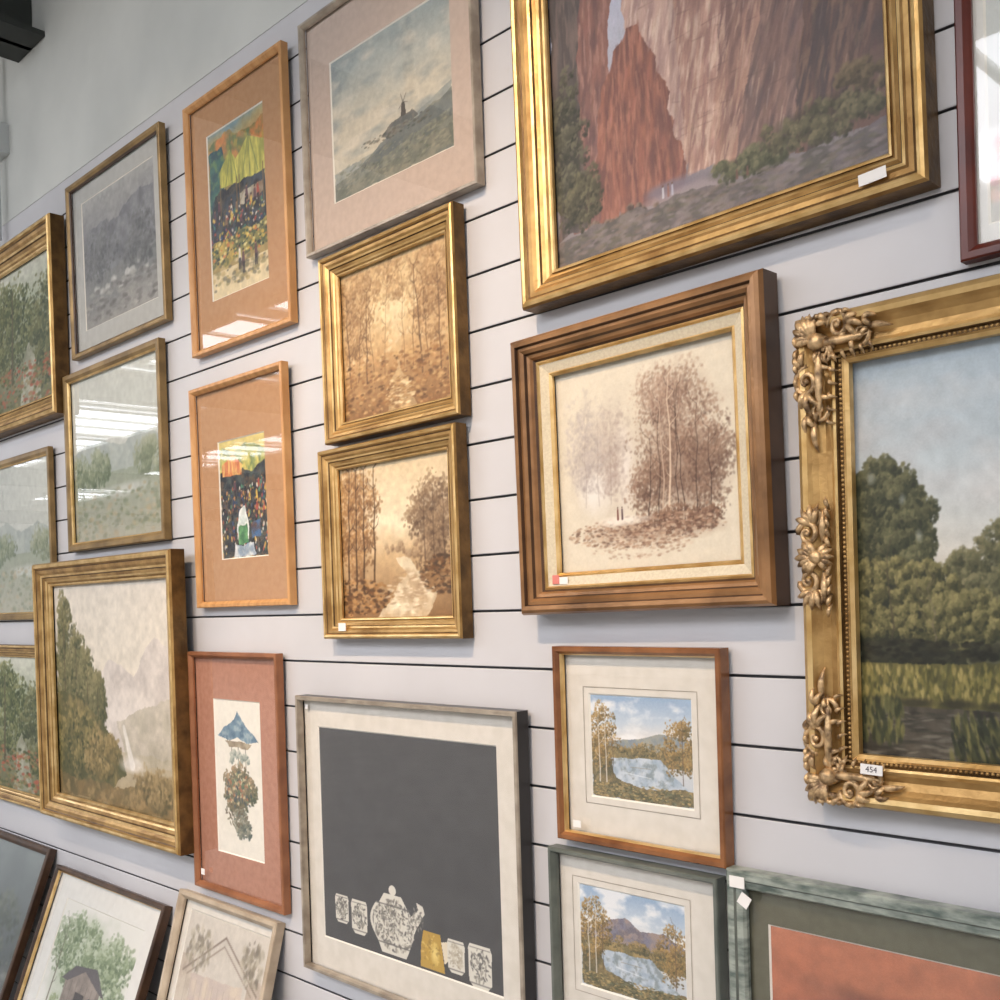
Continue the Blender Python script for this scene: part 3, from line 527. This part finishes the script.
def a_shed():
    A=Art(160,170,33,(228,226,218));A.blob(.5,.5,.5,.5,(176,188,162),.8,.5,.3)
    A.crown(.3,.3,.3,.22,(84,104,74),(134,150,114),(192,202,176),60,24,.012,.7,R0=.22);A.crown(.8,.35,.18,.22,(84,104,74),(134,150,114),(192,202,176),36,24,.012,.7,R0=.22)
    A.poly([(.28,.5),(.5,.38),(.72,.5),(.72,.74),(.28,.74)],(130,120,112),1,.01,8,(158,146,136));A.poly([(.22,.52),(.36,.4),(.62,.36),(.78,.52),(.7,.5),(.49,.41),(.3,.52)],(96,92,94))
    for q in range(7): A.line(.3+.065*q,.5,.3+.065*q,.74,.002,.002,(96,86,80),.7)
    A.poly([(.44,.56),(.55,.56),(.55,.74),(.44,.74)],(70,66,66));A.poly([(.61,.56),(.68,.56),(.68,.65),(.61,.65)],(78,84,90));A.crown(.25,.74,.14,.06,(84,104,72),(132,148,106),(184,190,150),20,22,.011,.75,R0=.14);A.crown(.78,.74,.14,.06,(84,104,72),(132,148,106),(184,190,150),20,22,.011,.75,R0=.14)
    A.dabs(260,.5,.88,.48,.1,.013,[(120,142,100),(190,184,140),(160,134,114),(214,214,204)],.75,1.8,0)
    A.trunk(.12,.8,.15,.008,(96,88,72),.8);return A.a
def a_dark():
    A=Art(110,120,35,(74,82,88));A.grad([(0,(130,138,138)),(.3,(98,106,108)),(1,(66,74,74))],wob=.3);A.crown(.6,.5,.4,.2,(56,64,60),(84,92,84),(120,126,114),40,22,.014,.6,R0=.25);A.dabs(120,.5,.8,.5,.2,.02,[(70,76,74),(124,130,124),(54,58,58)],.5,2.4,0,False);return A.a
def a_sketch():
    A=Art(150,160,37,(206,198,186));A.grain(.05)
    for x0,x1,c in((.0,.16,(170,152,134)),(.84,1.,(176,158,140))): A.poly([(x0,.2),(x1,.2),(x1,1),(x0,1)],c,.8,.02,8,(200,186,168))
    A.poly([(.16,.28),(.8,.25),(.82,.98),(.14,.98)],(212,196,176),1,.02,8,(196,180,170))
    for (a,b,c_,d) in ((.2,.4,.48,.9),(.54,.42,.76,.76)):
        A.poly([(a,b),(c_,b-.01),(c_,d),(a,d)],(140,106,88),1,.01);A.poly([(a+.035,b+.035),(c_-.035,b+.03),(c_-.035,d-.03),(a+.035,d-.03)],(150,154,156),1,.01,8,(120,124,128))
        A.line((a+c_)/2,b,(a+c_)/2,d,.006,.006,(206,196,180));A.line(a,(b+d)/2,c_,(b+d)/2,.006,.006,(206,196,180))
    A.line(.04,.28,.5,.07,.005,.005,(128,112,100));A.line(.5,.07,.96,.26,.005,.005,(128,112,100));A.line(.1,.29,.5,.11,.004,.004,(150,134,120));A.line(.5,.11,.9,.27,.004,.004,(150,134,120))
    A.dabs(90,.2,.16,.18,.1,.016,[(150,140,120),(190,180,160),(120,110,96)],.6,1.6);A.dabs(90,.85,.14,.14,.1,.016,[(150,140,120),(190,180,160),(120,110,96)],.6,1.6)
    for q in range(12): A.line(.1+.07*q,.3,.1+.07*q,.98,.002,.002,(150,134,118),.5)
    A.dabs(120,.5,.92,.45,.07,.014,[(180,104,92),(136,146,112),(226,216,200)],.75,1.5,None,False);return A.a
# ------------------------------------------------------------------ room
mb=MB();SP=.1247;G=.0052;X0,X1=-9.,3.5
zt=-.005+SP*13+EYE
z=-.005+EYE-SP*13
while z<zt-.001:
    lo=z+G/2;hi=min(z+SP-G/2,zt)
    bz=.0015
    pr=[(lo,.010),(lo,.0010),(lo+bz,0),(hi-bz,0),(hi,.0010),(hi,.010)]
    for i,((z0,y0),(z1,y1)) in enumerate(zip(pr[:-1],pr[1:])):
        mb.quad([(X0,y0,z0),(X1,y0,z0),(X1,y1,z1),(X0,y1,z1)],'slat' if 1<=i<=3 else 'groove')
    mb.quad([(X0,.010,hi),(X1,.010,hi),(X1,.010,hi+G),(X0,.010,hi+G)],'groove')
    z+=SP
mb.obj('wall_back')
RX0,RX1,RY,CZ=-30.,9.,-14.,4.6
mb=MB();mb.box(RX0,RX1,.002,.2,zt,CZ,'plaster');mb.box(RX0,X0,.0,.2,0,zt,'plaster');mb.box(X1,RX1,0,.2,0,zt,'plaster')
mb.box(X0,X1,.011,.2,0,zt,'groove')
mb.obj('wall_back_upper')
mb=MB();mb.box(RX0,RX1,RY,0.2,-.1,0,'floor');mb.obj('floor')
mb=MB();mb.box(RX0-.2,RX0,RY,.2,0,CZ,'wallo');mb.obj('wall_left')
mb=MB();mb.box(RX1,RX1+.2,RY,.2,0,CZ,'wallo');mb.obj('wall_right')
mb=MB();mb.box(RX0,RX1,RY-.2,RY,0,CZ,'wallo');mb.obj('wall_front')
mb=MB();mb.box(RX0,RX1,RY,.2,CZ,CZ+.1,'ceil');mb.obj('ceiling')
sky=emis('skylight_glazing',(240,242,250),8.)
n=0
for x in np.arange(-28,8,2.7):
    for y,ly in ((-10.4,1.3),(-6.6,2.3)):
        n+=1;mb=MB()
        mb.quad([(x,y,CZ-.03),(x,y+ly,CZ-.03),(x+2.2,y+ly,CZ-.03),(x+2.2,y,CZ-.03)],sky)
        for q in range(4):
            xx=x+2.2*q/3;mb.box(xx-.03,xx+.03,y,y+ly,CZ-.06,CZ-.03,'wallo')
        mb.box(x,x+2.2,y-.05,y,CZ-.08,CZ,'wallo');mb.box(x,x+2.2,y+ly,y+ly+.05,CZ-.08,CZ,'wallo')
        mb.obj('window_%d'%n)
for x in (-26.6,-18.6,-10.6,-4.12,1.4):
    mb=MB();zb=EYE+2.20
    mb.box(x-.13,x+.13,RY,0.0,zb,zb+.02,'steel');mb.box(x-.13,x+.13,RY,0.0,zb+.28,zb+.3,'steel');mb.box(x-.012,x+.012,RY,0.0,zb,zb+.3,'steel')
    for y in np.arange(-13,0,1.): mb.box(x-.02,x+.02,y-.02,y+.02,zb+.3,CZ,'steel')
    mb.obj('roof_beam')
mb=MB();mb.tube([(-4.42,-.03,3.16),(-4.42,-.03,3.4),(-4.42,-.03,4.2)],[.012]*3,'cable');mb.box(-4.47,-4.37,-.05,0.002,3.5,3.62,'cable')
mb.obj('electrical_conduit')
# ------------------------------------------------------------------ pictures
picture('framed_landscape_painting',-4.62,-3.83,.75,1.475,.06,goldstep(.09,.062),art=a_green(41))
picture('framed_misty_print',-3.755,-3.05,.93,1.546,.025,thin('gwood',.022,.024,'dwood'),mat=(.085,.08,.09,.075),matc='matgrey',art=a_fog(),glass=True,tilt=1)
picture('framed_market_print',-2.894,-2.365,.779,1.525,.024,thin('owood',.018,.024),mat=(.1,.125,.15,.11),matc='mattan',art=a_market(3),glass=True,tilt=1)
picture('framed_windmill_watercolour',-2.288,-1.640,.928,1.531,.024,thin('silver',.014,.024),mat=(.105,.09,.115,.13),matc='mattaupe',art=a_windmill(),glass=True,tilt=1)
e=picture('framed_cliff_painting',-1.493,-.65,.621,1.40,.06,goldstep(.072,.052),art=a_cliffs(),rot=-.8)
tag(e,e['w']-.085,.032,.045,.018,.048,rot=-3)
picture('framed_flower_print',-.615,-.1,.500,1.15,.024,thin('rwood',.022,.024),mat=(.035,.05,.05,.05),matc='matwhite',art=a_flowers(),glass=True)
picture('framed_forest_painting',-2.207,-1.70,.430,.902,.045,goldstep(.052,.040),art=a_forest(0),rot=-.5)
e=picture('framed_forest_painting',-2.231,-1.71,-.066,.415,.045,goldstep(.052,.040),art=a_forest(1),rot=-.3)
tag(e,-e['w']+.08,.03,.03,.02,.035)
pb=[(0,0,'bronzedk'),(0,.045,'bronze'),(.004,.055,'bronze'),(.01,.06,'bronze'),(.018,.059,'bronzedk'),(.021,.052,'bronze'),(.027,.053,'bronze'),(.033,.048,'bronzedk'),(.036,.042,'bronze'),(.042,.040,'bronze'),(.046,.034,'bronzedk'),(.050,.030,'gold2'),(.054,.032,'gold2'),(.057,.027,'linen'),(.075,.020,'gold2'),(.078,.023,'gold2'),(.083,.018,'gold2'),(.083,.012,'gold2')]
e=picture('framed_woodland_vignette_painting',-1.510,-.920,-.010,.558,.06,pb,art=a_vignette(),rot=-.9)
tag(e,-e['w']+.079,.070,.018,.018,.027,'tagpink');tag(e,-e['w']+.099,.067,.022,.014,.026)
picture('framed_market_print',-2.901,-2.40,.023,.680,.024,thin('owood',.018,.024),mat=(.125,.125,.14,.17),matc='mattan',art=a_market(4),glass=True,tilt=1)
picture('framed_lake_print',-3.822,-3.09,.243,.880,.024,thin('gwood',.03,.026,'gold2'),art=a_pale(19),glass=True)
picture('framed_lake_print',-4.70,-3.98,.0,.650,.02,thin('gwood',.03,.02,'gold2'),art=a_pale(20),glass=True)
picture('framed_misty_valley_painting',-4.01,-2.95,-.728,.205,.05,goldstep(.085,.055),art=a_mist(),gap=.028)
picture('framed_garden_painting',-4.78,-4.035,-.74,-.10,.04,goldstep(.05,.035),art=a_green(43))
e=picture('framed_umbrella_print',-2.955,-2.465,-.827,-.109,.024,thin('cwood',.018,.024),mat=(.115,.12,.12,.14),matc='matterra',art=a_umbrella(),glass=True)
tag(e,-e['w']+.05,.05,.02,.018,.02)
e=picture('framed_teapot_print',-2.357,-1.54,-.94,-.217,.038,[(0,0,'black'),(0,.034,'silver'),(.002,.038,'silver'),(.010,.038,'silver'),(.012,.03,'silver'),(.012,.02,'silver')],mat=(.066,.085,.09,.08),matc='matcream',art=a_teapot(),glass=True)
tag(e,-e['w']+.03,e['h']-.03,.012,.012,.02)
e=picture('framed_lake_watercolour',-1.445,-1.043,-.472,-.079,.03,thin('brwood',.018,.03,'gold2'),mat=(.074,.080,.09,.095),matc='matcream',art=a_lake(29),glass=True,liner=.012)
tag(e,-e['w']+.05,.035,.02,.014,.022)
picture('framed_lake_watercolour',-1.469,-1.060,-.90,-.491,.03,thin('ggrey',.014,.03),mat=(.058,.088,.13,.07),matc='matcream',art=a_lake(30),glass=True,liner=.012)
e=picture('framed_sunset_print',-1.040,-.2,-1.05,-.468,.03,[(0,0,'green'),(0,.026,'green'),(.004,.03,'green'),(.016,.03,'ggrey'),(.019,.026,'green'),(.030,.024,'green'),(.034,.018,'green'),(.034,.01,'green')],mat=(.068,.085,.1,.092),matc='matolive',art=a_orange(),glass=True)
tag(e,-e['w']+.025,e['h']-.02,.03,.02,.031);tag(e,-e['w']+.035,e['h']-.052,.022,.022,.025,rot=30)
def lean(name,x0,x1,ztop,out,**kw):
    H=math.hypot(ztop+EYE,out);e=picture(name,x0,x1,-EYE,-EYE+H,**kw)
    e.location=((x0+x1)/2,-out,0.0);e.rotation_euler=(-math.asin(out/H),0,0);return e
lean('framed_seascape_print',-4.9,-4.06,-.885,.27,depth=.03,prof=thin('dwood',.03,.03),art=a_dark(),glass=True)
lean('framed_shed_watercolour',-4.0,-3.15,-.935,.25,depth=.03,prof=thin('dwood',.022,.03,'gold2'),mat=(.12,.12,.14,.1),matc='matwhite',art=a_shed(),glass=True)
lean('framed_street_sketch',-3.05,-2.5,-.86,.2,depth=.03,prof=thin('lwood',.025,.03),mat=(.05,.05,.1,.05),matc='matcream',art=a_sketch(),glass=True)
# ------------------------------------------------------------------ ornate gilt frame
x0,x1,z0,z1=-.873,.13,-.33,.464
pg=[(0,0,'golddk'),(0,.035,'gold'),(.004,.046,'gold2'),(.012,.052,'gold2'),(.02,.05,'gold'),(.026,.044,'gold'),(.034,.038,'gold'),(.046,.034,'gold'),(.056,.036,'gold2'),(.062,.04,'gold2'),(.066,.038,'golddk'),(.068,.03,'golddk'),(.074,.03,'gold'),(.077,.028,'gold2'),(.083,.024,'gold2'),(.083,.01,'golddk')]
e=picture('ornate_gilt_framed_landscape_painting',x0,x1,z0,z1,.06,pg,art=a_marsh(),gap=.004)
W=e['w'];H=e['h'];ob=MB()
def spiral(P,a0,r,turns,th,dirn,h,n=26):
    pts=[];rad=[]
    for i in range(n):
        t=i/(n-1);a=a0+dirn*turns*2*math.pi*t;rr=r*(1-.82*t)
        pts.append(P((rr*math.cos(a),rr*math.sin(a)),h+.006*t));rad.append(th*(1-.55*t)*(0.5 if i==0 else 1))
    ob.tube(pts,rad,'orn',7);c=P((0,0),h+.008);ob.tube([(c[0],c[1]+.006,c[2]),c],[th*.9,th*.7],'orn',8)
def leaf(P,ox,oz,ang,l,wd,h,curl=.4,n=8):
    pts=[];rad=[]
    for i in range(n):
        t=i/(n-1);a=ang+curl*t
        pts.append(P((ox+l*t*math.cos(a),oz+l*t*math.sin(a)),h+.010*math.sin(t*3.1)))
        rad.append(wd*max(.12,math.sin(math.pi*min(1,.12+t*.88))**.7))
    ob.tube(pts,rad,'orn',7,flat=.7)
def corner(cx,cz,sx,sz):
    def P0(p,h): return (cx+sx*(p[0]*.82),-h+.003,cz+sz*(p[1]*.92))
    for sw in (0,1):
        def P(p,h,sw=sw):
            return P0((p[1],p[0]*1.08) if sw else (p[0]*.9,p[1]),h)
        def off(ox,oz): return lambda p,h:P((ox+p[0],oz+p[1]),h)
        spiral(off(.108,.028),math.pi,.027,1.5,.0062,1,.05)
        spiral(off(.070,.064),0,.020,1.4,.005,-1,.044)
        spiral(off(.156,.05),math.pi*.5,.019,1.3,.0045,-1,.045)
        for a_,l,w_ in((-.9,.035,.006),(-.3,.045,.006),(.3,.04,.005)): leaf(P,.122,.03,a_,l,w_,.05,.5)
        for a_,l in((-.5,.034),(.2,.03)): leaf(P,.16,.028,a_,l,.005,.048,.4)
        leaf(P,.05,.05,.15,.13,.007,.046,-.15,10)
        for i in range(5): leaf(P,.06+.024*i,.055,(.9 if i%2 else -.9),.024,.0042,.045,.4)
        leaf(P,.17,.04,0,.055,.0055,.044,.1)
        for i in range(5): leaf(P,.03+.022*i,.010,-.5,.022,.004,.05,.5)
        for i in range(7): leaf(P,.045+.021*i,.076-.002*i,.5,.020,.0034,.042,.6)
        for a_ in(2.5,3.3): leaf(P,.085,.02,a_+.8,.03,.0055,.05,-.3)
    for k in range(-3,4):
        leaf(lambda p,h:P0(p,h),.045,.045,math.pi*1.25+k*.3,.056-.004*abs(k),.0085-.0006*abs(k),.05,0)
    ob.tube([P0((.05,.05),.04),P0((.05,.05),.058),P0((.05,.05),.064)],[.016,.014,.006],'orn',10)
for cx,cz,sx,sz in((-W,0,1,1),(W,0,-1,1),(-W,H,1,-1),(W,H,-1,-1)): corner(cx,cz,sx,sz)
def centre(px,pz,ax,out):
    def P(p,h): return (px+ax[0]*p[0]*1.12+out[0]*p[1],-h,pz+ax[1]*p[0]*1.12+out[1]*p[1])
    for sg in(1,-1):
        def Q(p,h,sg=sg): return P((p[0]*sg,p[1]),h)
        def off(ox,oz): return lambda p,h:Q((ox+p[0],oz+p[1]),h)
        spiral(off(.034,-.018),math.pi*.5,.019,1.5,.006,-1,.048);spiral(off(.06,-.028),math.pi,.013,1.3,.0045,1,.045)
        for a_ in(.9,.4,-.1,-.6): leaf(Q,.045,-.026,a_,.034,.006,.046,.3)
        for i in range(5): leaf(Q,.012+.014*i,-.052,-.2,.02,.004,.042,.5)
        leaf(Q,.02,-.042,-.3,.05,.006,.044,.3)
    for k in range(-3,4): leaf(P,0,-.034,math.pi/2+k*.33,.042-.003*abs(k),.0075,.048,0)
    for k in range(-2,3): leaf(P,0,-.034,-math.pi/2+k*.45,.026,.006,.044,0)
    ob.tube([P((0,-.034),.04),P((0,-.034),.06),P((0,-.034),.064)],[.013,.011,.005],'orn',10)
centre(-W,H/2+.005,(0,1),(-1,0));centre(W,H/2,(0,1),(1,0));centre(0,0,(1,0),(0,-1));centre(0,H,(1,0),(0,1))
ob.obj('carved_ornament',e,True)
bd=MB()
def beads(d,h,r,step):
    A=[(-W+d,d),(W-d,d),(W-d,H-d),(-W+d,H-d)]
    for k in range(4):
        p=A[k];q=A[(k+1)%4];L=math.hypot(q[0]-p[0],q[1]-p[1]);n=int(L/step)
        for i in range(n):
            t=i/n;x=p[0]+(q[0]-p[0])*t;z=p[1]+(q[1]-p[1])*t
            bd.tube([(x,-h+r*.2,z),(x,-h-r*.5,z),(x,-h-r*.85,z)],[r,r*.85,r*.35],'gold',6)
beads(.071,.030,.0032,.0076);bd.obj('beading',e,True)
tag(e,-W+.12,.066,.036,.016,.058,rot=2,text='454');
# ------------------------------------------------------------------ lights
def spot(name,loc,tgt,power,col,size,blend=.6,rad=.06):
    l=bpy.data.lights.new(name,'SPOT');l.energy=power;l.color=col;l.spot_size=math.radians(size);l.spot_blend=blend;l.shadow_soft_size=rad
    o=bpy.data.objects.new(name,l);sc.collection.objects.link(o);o.location=loc
    o.rotation_euler=(Vector(tgt)-Vector(loc)).to_track_quat('-Z','Y').to_euler()
spot('ceiling_spotlight',(-1.2,-2.4,4.2),(-1.95,0,1.6),380,(1,.74,.50),48,1.)
spot('ceiling_spotlight',(-2.6,-2.4,4.2),(-3.3,0,1.6),170,(1,.78,.56),56,1.)
spot('ceiling_spotlight',(.3,-2.4,4.2),(-.6,0,1.6),60,(1,.82,.62),50,1.)
def area(loc,tgt,e_,sx,sy,col=(.93,.96,1)):
    al=bpy.data.lights.new('daylight_and_fill','AREA');al.energy=e_;al.color=col;al.shape='RECTANGLE';al.size=sx;al.size_y=sy
    o=bpy.data.objects.new('skylight_and_fill',al);sc.collection.objects.link(o);o.location=loc
    o.rotation_euler=(Vector(tgt)-Vector(loc)).to_track_quat('-Z','Y').to_euler()
area((-.5,-5.3,4.5),(-1.5,0,1.6),72,5,1.8)
area((-7,-5.3,4.5),(-5,0,2.6),60,4,1.8)  # extra area lamp added to brighten the upper wall towards the left
w=bpy.data.worlds.new('World');sc.world=w;w.use_nodes=True;w.node_tree.nodes['Background'].inputs[0].default_value=(.6,.7,.85,1);w.node_tree.nodes['Background'].inputs[1].default_value=.3
# ------------------------------------------------------------------ camera
F=1050.;yaw,pitch,roll,sh=.7864,-.003,-.0232,111.75
cd=bpy.data.cameras.new('camera');cd.sensor_width=36;cd.lens=F/1000*36;cd.shift_y=sh/1000;cd.clip_start=.02
cam=bpy.data.objects.new('camera',cd);sc.collection.objects.link(cam)
cy,sy=math.cos(yaw),math.sin(yaw);f=Vector((-sy,cy,0));r=Vector((cy,sy,0));u=Vector((0,0,1))
cp,sp=math.cos(pitch),math.sin(pitch);f2=f*cp+u*sp;u2=u*cp-f*sp;cr,sr=math.cos(roll),math.sin(roll);r3=r*cr+u2*sr;u3=-r*sr+u2*cr
Mx=Matrix(((r3.x,u3.x,-f2.x,0),(r3.y,u3.y,-f2.y,-1.625),(r3.z,u3.z,-f2.z,EYE),(0,0,0,1)))
cam.matrix_world=Mx;sc.camera=cam
